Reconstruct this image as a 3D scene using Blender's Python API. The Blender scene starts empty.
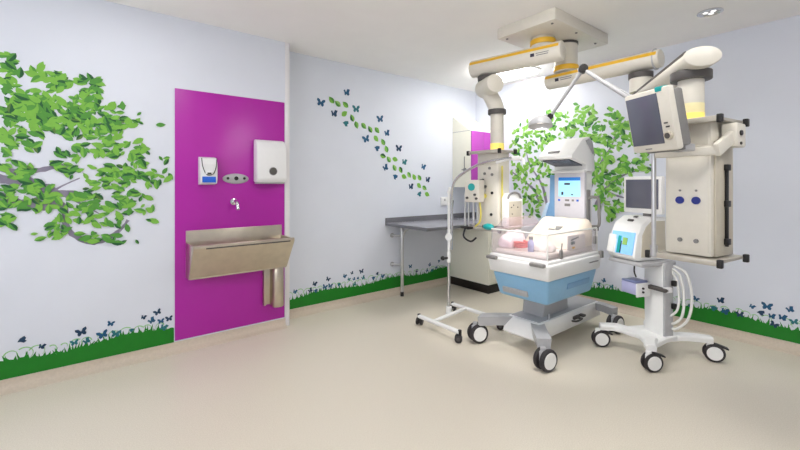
import bpy, bmesh, math, random
from mathutils import Matrix, Vector, Euler
R = math.radians
PI = math.pi
scene = bpy.context.scene
col = scene.collection
V = Vector

# ------------------------------------------------------------------ materials
def lin(c):
    c = c / 255.0
    return c / 12.92 if c <= .04045 else ((c + .055) / 1.055) ** 2.4
def rgb(r, g, b): return (lin(r), lin(g), lin(b), 1)

def mat(name, c, rough=.5, metal=0, var=.04, scale=30, bump=0, emit=None, estr=0, coat=0, spec=.5):
    m = bpy.data.materials.new(name); m.use_nodes = True
    nt = m.node_tree; b = nt.nodes['Principled BSDF']
    b.inputs['Roughness'].default_value = rough
    b.inputs['Metallic'].default_value = metal
    b.inputs['Coat Weight'].default_value = coat
    b.inputs['Specular IOR Level'].default_value = spec
    tc = nt.nodes.new('ShaderNodeTexCoord')
    n = nt.nodes.new('ShaderNodeTexNoise'); n.inputs['Scale'].default_value = scale; n.inputs['Detail'].default_value = 3
    nt.links.new(tc.outputs['Object'], n.inputs['Vector'])
    rp = nt.nodes.new('ShaderNodeValToRGB')
    cc = rgb(*c)
    rp.color_ramp.elements[0].position = .3; rp.color_ramp.elements[1].position = .7
    rp.color_ramp.elements[0].color = tuple(max(0, x * (1 - var)) for x in cc[:3]) + (1,)
    rp.color_ramp.elements[1].color = tuple(min(1, x * (1 + var)) for x in cc[:3]) + (1,)
    nt.links.new(n.outputs['Fac'], rp.inputs['Fac'])
    nt.links.new(rp.outputs['Color'], b.inputs['Base Color'])
    if bump:
        bp = nt.nodes.new('ShaderNodeBump'); bp.inputs['Strength'].default_value = bump; bp.inputs['Distance'].default_value = .002
        nt.links.new(n.outputs['Fac'], bp.inputs['Height']); nt.links.new(bp.outputs['Normal'], b.inputs['Normal'])
    if emit:
        b.inputs['Emission Color'].default_value = rgb(*emit); b.inputs['Emission Strength'].default_value = estr
    return m

def clear_mat(name, tint, rough=.03, amount=.1, milk=.1):
    m = bpy.data.materials.new(name); m.use_nodes = True
    nt = m.node_tree; nt.nodes.clear()
    out = nt.nodes.new('ShaderNodeOutputMaterial'); mx = nt.nodes.new('ShaderNodeMixShader')
    tr = nt.nodes.new('ShaderNodeBsdfTransparent'); gl = nt.nodes.new('ShaderNodeBsdfGlossy'); fr = nt.nodes.new('ShaderNodeLayerWeight'); pw = nt.nodes.new('ShaderNodeMath'); sm = nt.nodes.new('ShaderNodeMath')
    pw.operation = 'POWER'; pw.inputs[1].default_value = 4; sm.operation = 'MULTIPLY_ADD'; sm.inputs[1].default_value = .5; sm.inputs[2].default_value = .03
    nt.links.new(fr.outputs['Facing'], pw.inputs[0]); nt.links.new(pw.outputs[0], sm.inputs[0])
    tr.inputs['Color'].default_value = rgb(*tint); gl.inputs['Roughness'].default_value = rough
    fr.inputs['Blend'].default_value = .5
    nt.links.new(sm.outputs[0], mx.inputs['Fac']); nt.links.new(tr.outputs[0], mx.inputs[1]); nt.links.new(gl.outputs[0], mx.inputs[2])
    df = nt.nodes.new('ShaderNodeBsdfTranslucent'); df.inputs['Color'].default_value = rgb(*tint)
    d2 = nt.nodes.new('ShaderNodeBsdfDiffuse'); d2.inputs['Color'].default_value = rgb(*tint)
    m2 = nt.nodes.new('ShaderNodeMixShader'); m2.inputs['Fac'].default_value = .5
    nt.links.new(df.outputs[0], m2.inputs[1]); nt.links.new(d2.outputs[0], m2.inputs[2])
    m3 = nt.nodes.new('ShaderNodeMixShader'); m3.inputs['Fac'].default_value = milk
    nt.links.new(mx.outputs[0], m3.inputs[1]); nt.links.new(m2.outputs[0], m3.inputs[2])
    nt.links.new(m3.outputs[0], out.inputs['Surface'])
    return m

M = {}
def defm(k, *a, **kw): M[k] = mat(k, *a, **kw)
defm('wall_paint', (222, 226, 236), .6, var=.01, scale=4, bump=.02)
defm('ceiling_paint', (248, 246, 243), .7, var=.01, scale=4)
defm('vinyl_cove', (204, 190, 172), .45, var=.05, scale=60)
defm('trim_white', (232, 230, 232), .4, var=.01)
defm('purple', (176, 28, 162), .32, var=.02, scale=6)
defm('purple_front', (176, 66, 174), .35, var=.02, scale=6)
defm('white_plastic', (236, 236, 236), .3, var=.01)
defm('white_enamel', (238, 238, 236), .35, var=.01)
defm('cream_enamel', (220, 215, 203), .38, var=.015)
defm('cream_dark', (196, 188, 170), .42, var=.02)
defm('cabinet_white', (244, 242, 226), .45, var=.01)
defm('grey_plastic', (176, 176, 178), .4, var=.02)
defm('controller_grey', (214, 212, 218), .4, var=.02)
defm('rail_grey', (186, 180, 168), .4, metal=.3, var=.03)
defm('grey_mid', (128, 126, 124), .45, var=.03)
defm('grey_dark', (78, 74, 72), .5, var=.04)
defm('black', (22, 20, 20), .45, var=.1)
defm('black_plinth', (26, 18, 14), .4, var=.1)
defm('rubber', (48, 44, 46), .6, var=.06)
defm('worktop', (148, 148, 156), .22, var=.05, scale=80)
defm('worktop_edge', (112, 112, 118), .4, var=.03)
defm('steel', (200, 190, 172), .3, metal=1, var=.06, scale=12)
defm('chrome', (215, 215, 218), .14, metal=1, var=.02)
defm('alu', (200, 200, 200), .35, metal=.8, var=.03)
defm('yellow', (240, 188, 48), .4, var=.03)
defm('blue_plastic', (138, 186, 220), .35, var=.02)
defm('blue_panel', (120, 164, 206), .4, var=.03)
defm('blue_pale', (190, 214, 236), .4, var=.02)
defm('blue_label', (30, 96, 210), .35, var=.03)
defm('blue_socket', (22, 40, 130), .4, var=.05)
defm('teal', (20, 160, 160), .4, var=.05)
defm('lilac', (178, 178, 214), .35, var=.03)
defm('lilac_dark', (120, 128, 168), .35, var=.05)
defm('screen_off', (96, 98, 112), .12, var=.06, scale=3)
defm('ink', (40, 38, 60), .5, var=.1)
defm('heater', (92, 94, 104), .4, metal=.2, var=.6, scale=70)
defm('linen', (240, 232, 226), .8, var=.02, scale=40, bump=.3)
defm('cream_cloth', (244, 232, 214), .85, var=.02, scale=30, bump=.3)
defm('pink_cloth', (244, 226, 232), .85, var=.06, scale=22, bump=.3)
defm('red_coil', (222, 96, 92), .45, var=.1)
defm('yellow_hose', (216, 204, 90), .4, var=.05)
defm('clear_hose', (226, 226, 222), .25, var=.02)
defm('leaf_pale', (150, 196, 104), .55, var=.05)
defm('leaf_light', (122, 182, 66), .55, var=.06)
defm('leaf_mid', (78, 146, 52), .55, var=.08)
defm('leaf_dark', (14, 84, 40), .55, var=.1)
defm('leaf_olive', (84, 120, 50), .55, var=.1)
defm('branch', (130, 124, 142), .6, var=.05)
defm('grass', (0, 122, 14), .5, var=.06, scale=20)
defm('grass_pale', (150, 204, 140), .5, var=.06)
defm('butterfly_blue', (18, 84, 124), .5, var=.15, scale=90)
defm('butterfly_dark', (18, 58, 90), .5, var=.15, scale=90)
defm('butterfly_teal', (28, 110, 120), .5, var=.15, scale=90)
M['screen_on'] = mat('screen_on', (150, 205, 225), .2, emit=(160, 220, 240), estr=.75, var=.02)
M['screen_bar'] = mat('screen_bar', (40, 110, 180), .2, emit=(40, 120, 200), estr=.6, var=.02)
M['vent_screen'] = mat('vent_screen', (130, 180, 225), .2, emit=(120, 180, 230), estr=.55, var=.15, scale=14)
M['added_lamp'] = mat('added_lamp', (255, 252, 246), .4, emit=(255, 253, 250), estr=24, var=0)
M['lamp_corner'] = mat('lamp_corner', (255, 252, 246), .4, emit=(255, 253, 250), estr=21, var=0)
M['added_lamp_soft'] = mat('added_lamp_soft', (255, 252, 246), .4, emit=(255, 253, 250), estr=2.5, var=0)
M['added_lamp_mid'] = mat('added_lamp_mid', (255, 252, 246), .4, emit=(255, 253, 250), estr=16, var=0)
M['added_lamp_key'] = mat('added_lamp_key', (255, 252, 246), .4, emit=(255, 253, 252), estr=6.5, var=0)
M['added_pane'] = mat('added_pane', (230, 238, 250), .1, emit=(244, 247, 255), estr=3.6, var=0)
M['spot_diffuser'] = mat('spot_diffuser', (255, 252, 246), .3, emit=(255, 248, 236), estr=2.0, var=0)
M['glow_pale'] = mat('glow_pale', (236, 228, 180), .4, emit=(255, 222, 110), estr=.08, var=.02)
M['down_lens'] = mat('down_lens', (240, 244, 248), .2, emit=(255, 252, 248), estr=1.2, var=0)
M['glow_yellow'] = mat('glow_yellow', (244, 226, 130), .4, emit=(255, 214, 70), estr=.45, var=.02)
M['heat_lamp'] = mat('heat_lamp', (255, 250, 240), .4, emit=(255, 244, 228), estr=12, var=0)
M['acrylic'] = clear_mat('acrylic', (254, 252, 253), .03, .12, .085)
M['acrylic_pink'] = clear_mat('acrylic_pink', (254, 248, 251), .1, .2, .16)

# vinyl floor: fine speckle, satin
def floor_mat():
    m = bpy.data.materials.new('vinyl_floor'); m.use_nodes = True
    nt = m.node_tree; b = nt.nodes['Principled BSDF']
    tc = nt.nodes.new('ShaderNodeTexCoord')
    n1 = nt.nodes.new('ShaderNodeTexNoise'); n1.inputs['Scale'].default_value = 160; n1.inputs['Detail'].default_value = 4
    n2 = nt.nodes.new('ShaderNodeTexNoise'); n2.inputs['Scale'].default_value = 1.3; n2.inputs['Detail'].default_value = 3
    for n in (n1, n2): nt.links.new(tc.outputs['Object'], n.inputs['Vector'])
    rp = nt.nodes.new('ShaderNodeValToRGB')
    rp.color_ramp.elements[0].position = .35; rp.color_ramp.elements[0].color = rgb(214, 205, 188)
    rp.color_ramp.elements[1].position = .65; rp.color_ramp.elements[1].color = rgb(226, 218, 202)
    nt.links.new(n1.outputs['Fac'], rp.inputs['Fac'])
    nt.links.new(rp.outputs['Color'], b.inputs['Base Color'])
    mr = nt.nodes.new('ShaderNodeMapRange'); mr.inputs['To Min'].default_value = .28; mr.inputs['To Max'].default_value = .46
    nt.links.new(n2.outputs['Fac'], mr.inputs['Value']); nt.links.new(mr.outputs['Result'], b.inputs['Roughness'])
    b.inputs['Specular IOR Level'].default_value = .45
    return m
M['floor'] = floor_mat()

# ------------------------------------------------------------------ mesh builder
def frame_z(d):
    d = V(d).normalized()
    return d.to_track_quat('Z', 'Y').to_matrix().to_4x4()

def smooth_path(pts, n=6):
    P = [V(p) for p in pts]
    if len(P) < 3: return P
    out = []
    for i in range(len(P) - 1):
        p0 = P[max(i - 1, 0)]; p1 = P[i]; p2 = P[i + 1]; p3 = P[min(i + 2, len(P) - 1)]
        for k in range(n):
            t = k / n
            out.append(.5 * ((2 * p1) + (p2 - p0) * t + (2 * p0 - 5 * p1 + 4 * p2 - p3) * t * t + (3 * p1 - p0 - 3 * p2 + p3) * t ** 3))
    out.append(P[-1])
    return out

class MB:
    def __init__(s, mats, M0=None):
        s.bm = bmesh.new(); s.M = M0 or Matrix(); s.mats = [mats] if isinstance(mats, str) else list(mats)
    def _merge(s, tmp, mi, L=None):
        T = s.M @ (L or Matrix())
        mp = {v: s.bm.verts.new(T @ v.co) for v in tmp.verts}
        for f in tmp.faces:
            try: nf = s.bm.faces.new([mp[v] for v in f.verts]); nf.material_index = mi if mi is not None else f.material_index
            except ValueError: pass
        tmp.free(); return s
    def box(s, c, size, bev=0, mi=0, rot=None, seg=2):
        t = bmesh.new(); bmesh.ops.create_cube(t, size=1)
        for v in t.verts: v.co = V((v.co.x * size[0], v.co.y * size[1], v.co.z * size[2]))
        if bev: bmesh.ops.bevel(t, geom=t.edges[:], offset=min(bev, min(size) * .49), segments=seg, profile=.5, affect='EDGES')
        L = Matrix.Translation(V(c))
        if rot is not None: L = L @ (rot if isinstance(rot, Matrix) else Euler(rot).to_matrix().to_4x4())
        return s._merge(t, mi, L)
    def bx(s, x0, x1, y0, y1, z0, z1, bev=0, mi=0):
        return s.box(((x0 + x1) / 2, (y0 + y1) / 2, (z0 + z1) / 2), (abs(x1 - x0), abs(y1 - y0), abs(z1 - z0)), bev, mi)
    def cyl(s, p0, p1, r, r2=None, seg=24, mi=0, bev=0):
        p0 = V(p0); p1 = V(p1); d = p1 - p0
        t = bmesh.new(); bmesh.ops.create_cone(t, cap_ends=True, segments=seg, radius1=r, radius2=r if r2 is None else r2, depth=d.length)
        if bev:
            ed = [e for e in t.edges if abs(e.verts[0].co.z - e.verts[1].co.z) < 1e-6]
            bmesh.ops.bevel(t, geom=ed, offset=bev, segments=2, profile=.5, affect='EDGES')
        return s._merge(t, mi, Matrix.Translation((p0 + p1) / 2) @ frame_z(d))
    def sph(s, c, r, mi=0, seg=20, sc=(1, 1, 1), rot=None):
        t = bmesh.new(); bmesh.ops.create_uvsphere(t, u_segments=seg, v_segments=seg // 2, radius=r)
        for v in t.verts: v.co = V((v.co.x * sc[0], v.co.y * sc[1], v.co.z * sc[2]))
        L = Matrix.Translation(V(c))
        if rot is not None: L = L @ Euler(rot).to_matrix().to_4x4()
        return s._merge(t, mi, L)
    def tube(s, pts, r, seg=10, mi=0, smooth=6, radii=None):
        P = smooth_path(pts, smooth) if smooth else [V(p) for p in pts]
        t = bmesh.new(); rings = []; n = len(P); up = None
        for i, p in enumerate(P):
            d = (P[min(i + 1, n - 1)] - P[max(i - 1, 0)]).normalized()
            if up is None: up = V((0, 0, 1)) if abs(d.z) < .9 else V((1, 0, 0))
            a = d.cross(up).normalized(); up = a.cross(d).normalized()
            rr = r if radii is None else radii[0] + (radii[1] - radii[0]) * i / (n - 1)
            rings.append([t.verts.new(p + rr * (math.cos(2 * PI * k / seg) * a + math.sin(2 * PI * k / seg) * up)) for k in range(seg)])
        for i in range(n - 1):
            for k in range(seg):
                t.faces.new([rings[i][k], rings[i][(k + 1) % seg], rings[i + 1][(k + 1) % seg], rings[i + 1][k]])
        t.faces.new(rings[0][::-1]); t.faces.new(rings[-1])
        return s._merge(t, mi)
    def prism(s, prof, a, b, axis='y', bev=0, mi=0):
        t = bmesh.new()
        def mk(p, q):
            return V((p[0], q, p[1])) if axis == 'y' else V((q, p[0], p[1])) if axis == 'x' else V((p[0], p[1], q))
        A = [t.verts.new(mk(p, a)) for p in prof]; B = [t.verts.new(mk(p, b)) for p in prof]; n = len(prof)
        t.faces.new(A); t.faces.new(B[::-1])
        for i in range(n): t.faces.new([A[(i + 1) % n], A[i], B[i], B[(i + 1) % n]])
        bmesh.ops.recalc_face_normals(t, faces=t.faces[:])
        if bev: bmesh.ops.bevel(t, geom=t.edges[:], offset=bev, segments=2, profile=.5, affect='EDGES')
        return s._merge(t, mi)
    def frustum(s, lo, hi, z0, z1, bev=0, mi=0):
        t = bmesh.new()
        def q(r, z): return [t.verts.new((x, y, z)) for x, y in ((r[0], r[2]), (r[1], r[2]), (r[1], r[3]), (r[0], r[3]))]
        A = q(lo, z0); B = q(hi, z1)
        t.faces.new(A[::-1]); t.faces.new(B)
        for i in range(4): t.faces.new([A[i], A[(i + 1) % 4], B[(i + 1) % 4], B[i]])
        if bev: bmesh.ops.bevel(t, geom=t.edges[:], offset=bev, segments=3, profile=.5, affect='EDGES')
        return s._merge(t, mi)
    def lathe(s, prof, c, axis=(0, 0, 1), seg=28, mi=0):
        t = bmesh.new(); rings = []
        for r, z in prof: rings.append([t.verts.new((max(r, 1e-4) * math.cos(2 * PI * k / seg), max(r, 1e-4) * math.sin(2 * PI * k / seg), z)) for k in range(seg)])
        for i in range(len(rings) - 1):
            for k in range(seg): t.faces.new([rings[i][k], rings[i][(k + 1) % seg], rings[i + 1][(k + 1) % seg], rings[i + 1][k]])
        t.faces.new(rings[0][::-1]); t.faces.new(rings[-1])
        return s._merge(t, mi, Matrix.Translation(V(c)) @ frame_z(axis))
    def poly(s, pts, mi=0):
        vs = [s.bm.verts.new(s.M @ V(p)) for p in pts]
        f = s.bm.faces.new(vs); f.material_index = mi; return s
    def build(s, name, parent=None, normals=True, angle=38):
        bm = s.bm
        if normals and bm.faces: bmesh.ops.recalc_face_normals(bm, faces=bm.faces[:])
        if parent is not None:
            r = parent
            while r.parent is not None: r = r.parent
            bm.transform(root_matrix(r).inverted())
        me = bpy.data.meshes.new(name); bm.to_mesh(me); bm.free()
        for k in s.mats: me.materials.append(M[k])
        for p in me.polygons: p.use_smooth = True
        me.set_sharp_from_angle(angle=R(angle))
        o = bpy.data.objects.new(name, me); col.objects.link(o)
        if parent is not None: o.parent = parent
        return o

def root_matrix(o): return Matrix.Translation(o.location) @ o.rotation_euler.to_matrix().to_4x4()
def thing(name, label, cat, loc=(0, 0, 0), rz=0, group=None):
    o = bpy.data.objects.new(name, None); col.objects.link(o)
    o.empty_display_size = .1
    o.location = loc; o.rotation_euler = (0, 0, rz); tag(o, label, cat, group); return o
def tag(o, label, cat, group=None, kind=None):
    o['label'] = label; o['category'] = cat
    if group: o['group'] = group
    if kind: o['kind'] = kind
    return o
def struct(o, label=None):
    o['kind'] = 'structure'
    if label: o['label'] = label
    return o

# ------------------------------------------------------------------ camera: 17.6 mm shift lens, eye 1.38 m
CAM = V((-4.525, -3.894, 1.38))
cd = bpy.data.cameras.new('camera'); cam = bpy.data.objects.new('camera', cd); col.objects.link(cam)
cam.location = CAM; cam.rotation_euler = (R(90), 0, R(51.69 - 90))
cd.sensor_width = 36; cd.lens = 36 * 391.14 / 800; cd.shift_y = -(225 - 184.3) / 800; cd.clip_start = .05
scene.camera = cam
scene.cycles.transparent_max_bounces = 32
_f = 391.14; _th = R(51.69)
_F = V((math.cos(_th), math.sin(_th), 0)); _R = V((math.sin(_th), -math.cos(_th), 0))
def onplane(x, y, axis, val):      # where a sight line meets a wall (to measure the wall graphics)
    d = _F + _R * ((x - 400) / _f) + V((0, 0, (184.3 - y) / _f))
    return CAM + d * ((val - CAM[axis]) / d[axis])

# ------------------------------------------------------------------ the room
H = 2.76; YA = -.218; XA = -3.0; X0 = -6.6; Y0 = -6.0
b = MB('floor'); b.bx(X0, .1, Y0, .1, -.05, 0); struct(b.build('floor'), 'beige speckled vinyl floor')
b = MB('ceiling_paint'); b.bx(X0, .1, Y0, .1, H, H + .06); struct(b.build('ceiling'), 'plain off-white ceiling')
b = MB('wall_paint'); b.bx(X0, XA - .045, YA, .1, 0, H); struct(b.build('wall_left'), 'pale wall carrying the purple panel and steel sink')
b = MB('wall_paint'); b.bx(XA - .045, .1, 0, .1, 0, H); struct(b.build('wall_rear'), 'pale recessed wall with trail of butterflies above worktop')
b = MB('wall_paint'); b.bx(0, .1, Y0, 0, 0, H); struct(b.build('wall_right'), 'pale wall behind the hospital equipment')
b = MB('wall_paint'); b.bx(X0 - .1, X0, Y0, .1, 0, H); struct(b.build('wall_back'))
b = MB('wall_paint'); b.bx(X0, .1, Y0 - .1, Y0, 0, H); struct(b.build('wall_front'))
for nm, vert, a, c in (('added_window', 'x', -4.6, -.9),):  # unseen window added behind the camera as a fill light
    f = bpy.data.objects.new(nm, None); col.objects.link(f); struct(f, 'wide glowing window added behind the viewpoint to light the room'); f.empty_display_size = .1
    b = MB('trim_white'); g = MB('added_pane')
    def q(mb, u0, u1, d0, d1, z0, z1):
        if vert == 'x': mb.bx(X0 + d0, X0 + d1, u0, u1, z0, z1)
        else: mb.bx(u0, u1, Y0 + d0, Y0 + d1, z0, z1)
    for u in (a, (a + c) / 2, c): q(b, u - .03, u + .03, 0, .05, .95, 2.4)
    for z in (.95, 2.4): q(b, a, c, 0, .05, z - .03, z + .03)
    q(g, a, c, .005, .015, .95, 2.4)
    b.build('added_window_frame', f); g.build('pane', f)
b = MB('trim_white'); b.bx(XA - .045, XA, YA - .004, 0, 0, H, .003); struct(b.build('trim_1'), 'white corner trim from floor to ceiling')
COVE = [(0, .08), (.006, .08), (.009, .05), (.018, .028), (.034, .014), (.058, .004), (.06, 0), (0, 0)]
b = MB('vinyl_cove'); b.prism([(YA - p, z) for p, z in COVE], X0, XA - .045, 'x'); struct(b.build('baseboard_left'), 'coved beige vinyl skirting under the purple panel')
b = MB('vinyl_cove'); b.prism([(-p, z) for p, z in COVE], XA, -.6, 'x'); struct(b.build('baseboard_rear'), 'coved beige vinyl skirting under the butterfly trail')
b = MB('vinyl_cove'); b.prism([(-p, z) for p, z in COVE], Y0, -.72, 'y'); struct(b.build('baseboard_right'), 'coved beige vinyl skirting behind the equipment')

# ------------------------------------------------------------------ wall graphics
class Plane:                      # a wall's face: u along it (to the right as seen from the room), z up, n out of it
    def __init__(s, kind):
        s.kind = kind
        s.axis, s.val = {'A': (1, YA), 'B': (1, 0.0), 'C': (0, 0.0)}[kind]
    def uz(s, px, py):
        p = onplane(px, py, s.axis, s.val)
        return ((p.x, p.z) if s.kind in 'AB' else (-p.y, p.z))
    def p(s, u, z, off=.0015):
        return V((u, s.val - off, z)) if s.kind in 'AB' else V((s.val - off, -u, z))
PA, PB, PC = Plane('A'), Plane('B'), Plane('C')

LEAF = [(0, 0), (.18, .17), (.42, .25), (.7, .19), (1, 0), (.7, -.19), (.42, -.25), (.18, -.17)]
def add_leaf(b, pl, u, z, L, a, off, m1, m2, wide=1):
    ca, sa = math.cos(a), math.sin(a)
    def w(p): return pl.p(u + L * (p[0] * ca - wide * p[1] * sa), z + L * (p[0] * sa + wide * p[1] * ca), off)
    # two halves either side of the midrib
    b.poly([w(p) for p in ((0, 0), (.18, .17), (.42, .25), (.7, .19), (1, 0))], m1)
    b.poly([w(p) for p in ((0, 0), (1, 0), (.7, -.19), (.42, -.25), (.18, -.17))], m2)

def tree(pl, name, label, blobs, branches, leafs, Lr, seed, loc, lightness):
    rnd = random.Random(seed)
    t = thing(name, label, 'wall mural', loc)
    for k, (pts, w0, w1) in enumerate(branches):
        P = smooth_path([pl.p(*pl.uz(x, y), .0009 + k * .00012) for x, y in pts], 5); n = len(P)
        prev = None; b = MB('branch')
        for i, q in enumerate(P):
            d = (P[min(i + 1, n - 1)] - P[max(i - 1, 0)]).normalized()
            nn = V((0, -1, 0)) if pl.kind in 'AB' else V((-1, 0, 0))
            s_ = d.cross(nn) * (w0 + (w1 - w0) * i / (n - 1)) / 2.6 * (1 + .3 * rnd.uniform(-1, 1))
            cur = (q + s_, q - s_)
            if prev: b.poly([prev[0], prev[1], cur[1], cur[0]])
            prev = cur
        b.build('branch', t, normals=False)
    b = MB(['leaf_pale', 'leaf_light', 'leaf_mid', 'leaf_dark', 'leaf_olive'])
    i = 0
    for (cx, cy, rx, ry, n) in blobs:
        for _ in range(int(n * leafs)):
            r = math.sqrt(rnd.random()); th = rnd.random() * 2 * PI
            x = cx + rx * r * math.cos(th); y = cy + ry * r * math.sin(th)
            u, z = pl.uz(x, y)
            L = rnd.uniform(*Lr)
            q = rnd.random()
            m1, m2 = lightness(rnd, q)
            a = rnd.uniform(0, 2 * PI) if rnd.random() < .5 else rnd.choice([rnd.uniform(-1.0, .6), rnd.uniform(-.6, .9), rnd.uniform(1.2, 2.4), rnd.uniform(2.6, 4.2)])
            i += 1
            add_leaf(b, pl, u - .5 * L * math.cos(a), z - .5 * L * math.sin(a), L, a, .0018 + i * 8e-6, m1, m2)
    b.build('foliage', t, normals=False)
    return t

def pickA(r, q):
    if q < .38: return (1, 1)
    if q < .56: return (1, 2)
    if q < .70: return (2, 2)
    if q < .84: return (2, 3)
    return (3, 2) if q < .97 else (4, 3)
blobsA = [(8, 60, 10, 7, 9), (6, 74, 11, 10, 22), (12, 92, 10, 10, 14), (28, 72, 9, 5, 5), (34, 68, 9, 4, 4), (52, 78, 16, 9, 24), (60, 84, 10, 8, 16),
          (38, 102, 26, 12, 60), (55, 116, 22, 16, 70), (30, 120, 26, 16, 60), (8, 108, 12, 12, 20), (68, 128, 10, 10, 24), (10, 138, 14, 10, 26),
          (30, 145, 14, 5, 8), (88, 86, 14, 12, 24), (84, 104, 11, 8, 12), (94, 96, 10, 10, 14), (96, 118, 20, 14, 56), (110, 128, 16, 12, 44), (86, 126, 12, 14, 26), (118, 108, 12, 5, 9),
          (125, 122, 9, 8, 10), (138, 118, 5, 6, 5), (150, 125, 3, 3, 1), (158, 124, 4, 4, 2), (80, 152, 22, 8, 20), (112, 146, 16, 12, 30),
          (138, 150, 11, 9, 18), (134, 168, 12, 12, 30), (152, 178, 12, 8, 14), (164, 160, 7, 3, 4), (166, 176, 5, 7, 6), (118, 176, 18, 14, 44),
          (96, 174, 16, 10, 22), (70, 172, 14, 6, 12), (60, 166, 10, 5, 7), (18, 170, 14, 8, 24), (4, 160, 6, 12, 9), (36, 188, 16, 10, 22), (8, 196, 12, 12, 24), (28, 205, 12, 8, 14),
          (60, 202, 16, 9, 16), (88, 196, 16, 10, 22), (120, 198, 14, 12, 26), (140, 196, 10, 6, 7), (76, 214, 16, 10, 18), (60, 226, 10, 10, 14),
          (94, 210, 12, 8, 10), (6, 222, 10, 8, 14), (34, 230, 6, 4, 2), (36, 240, 8, 3, 2), (34, 250, 5, 2, 1), (56, 234, 8, 5, 8), (86, 238, 12, 6, 10), (104, 220, 12, 7, 9), (115, 238, 10, 7, 10), (124, 222, 8, 7, 6),
          (146, 210, 9, 5, 8), (152, 219, 6, 3, 3), (134, 240, 5, 4, 2), (120, 210, 10, 6, 9), (76, 104, 6, 8, 5)]
brA = [([(-8, 178), (10, 180), (26, 180), (46, 188), (58, 193), (78, 194)], .10, .05), ([(-6, 196), (20, 203), (44, 206), (62, 205), (66, 222)], .09, .05),
       ([(-6, 165), (14, 172), (40, 170), (62, 166), (80, 172)], .06, .03), ([(62, 215), (72, 234), (92, 242), (104, 240), (120, 230), (128, 220)], .055, .025),
       ([(20, 203), (44, 196), (62, 186), (80, 178)], .03, .01), ([(60, 193), (74, 200), (100, 214)], .03, .008)]
tree(PA, 'tree_mural', 'green leafy branch mural on wall left of the purple panel', blobsA, brA, .86, (.04, .09), 4, (-4.6, YA, 1.3), pickA)

def pickC(r, q):
    if q < .30: return (0, 1)  # pale halves imitate leaves washed out by the corner light
    if q < .58: return (1, 1)
    if q < .72: return (1, 2)
    if q < .88: return (2, 2)
    return (2, 3) if q < .95 else (3, 4)
blobsC = [(520, 135, 6, 12, 12), (516, 150, 6, 10, 12), (532, 128, 10, 9, 20), (545, 122, 8, 8, 16), (556, 116, 10, 8, 16), (576, 106, 4, 2, 2), (573, 120, 10, 12, 28), (590, 112, 8, 7, 12), (592, 130, 12, 14, 40),
          (612, 118, 10, 10, 20), (600, 150, 16, 16, 60), (622, 138, 12, 14, 36), (560, 135, 14, 10, 34), (540, 142, 16, 12, 44), (525, 158, 14, 14, 44), (522, 178, 12, 14, 36), (532, 196, 14, 12, 36), (545, 170, 10, 16, 30),
          (596, 172, 10, 14, 30), (612, 168, 10, 12, 22), (606, 192, 12, 10, 26), (620, 184, 8, 10, 14), (610, 214, 10, 6, 14), (628, 166, 12, 10, 26), (640, 155, 8, 10, 16), (632, 126, 8, 8, 12), (648, 168, 8, 6, 9),
          (618, 206, 10, 6, 10), (634, 190, 10, 12, 18), (652, 186, 8, 8, 8), (602, 205, 6, 10, 10), (530, 212, 12, 8, 14), (646, 136, 8, 12, 10)]
brC = [([(540, 205), (534, 190), (520, 178), (512, 172)], .05, .02), ([(548, 210), (542, 185), (530, 165), (526, 150)], .05, .015), ([(596, 205), (604, 190), (622, 176), (640, 170)], .05, .015),
       ([(590, 190), (600, 165), (612, 145), (616, 130)], .05, .012), ([(604, 190), (618, 196), (634, 200)], .035, .01), ([(560, 200), (568, 160), (572, 130)], .06, .02)]
tree(PC, 'tree_mural', 'green leafy tree mural on wall behind the incubator', blobsC, brC, 1.05, (.05, .1), 9, (0, -1.6, 1.3), pickC)

def butterfly_pts(kind, s, a):
    if kind == 0:      # open wings
        half = [(0, .12), (.25, .52), (.62, .62), (.66, .32), (.40, .04), (.52, -.18), (.40, -.46), (.16, -.40), (0, -.14)]
        pts = half + [(-x, y) for x, y in reversed(half[1:-1])]
    elif kind == 1:    # seen at a slant
        half = [(0, .1), (.3, .62), (.72, .5), (.5, .05), (.55, -.3), (.25, -.42), (0, -.15)]
        pts = half + [(-x * .55, y * .85) for x, y in reversed(half[1:-1])]
    else:              # folded
        pts = [(-.5, .02), (-.1, .38), (.45, .48), (.52, .1), (.3, -.08), (.42, -.34), (.05, -.42), (-.2, -.12)]
    ca, sa = math.cos(a), math.sin(a)
    return [(s * (x * ca - y * sa), s * (x * sa + y * ca)) for x, y in pts]
def butterfly(pl, parent, px, py, s, rnd, kind=None):
    u, z = pl.uz(px, py)
    k = rnd.choice([0, 0, 1, 1, 2]) if kind is None else kind
    b = MB(rnd.choice(['butterfly_blue', 'butterfly_blue', 'butterfly_dark', 'butterfly_teal']))
    pts = butterfly_pts(k, s, rnd.uniform(-.6, .6))
    c = pl.p(u, z, .006)
    # slim solid fan from a raised middle
    ring = [pl.p(u + x, z + y, .0035) for x, y in pts]
    cv = b.bm.verts.new(c); rv = [b.bm.verts.new(q) for q in ring]
    for i in range(len(rv)): b.bm.faces.new([cv, rv[i], rv[(i + 1) % len(rv)]])
    b.build('butterfly', parent, normals=False)

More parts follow.
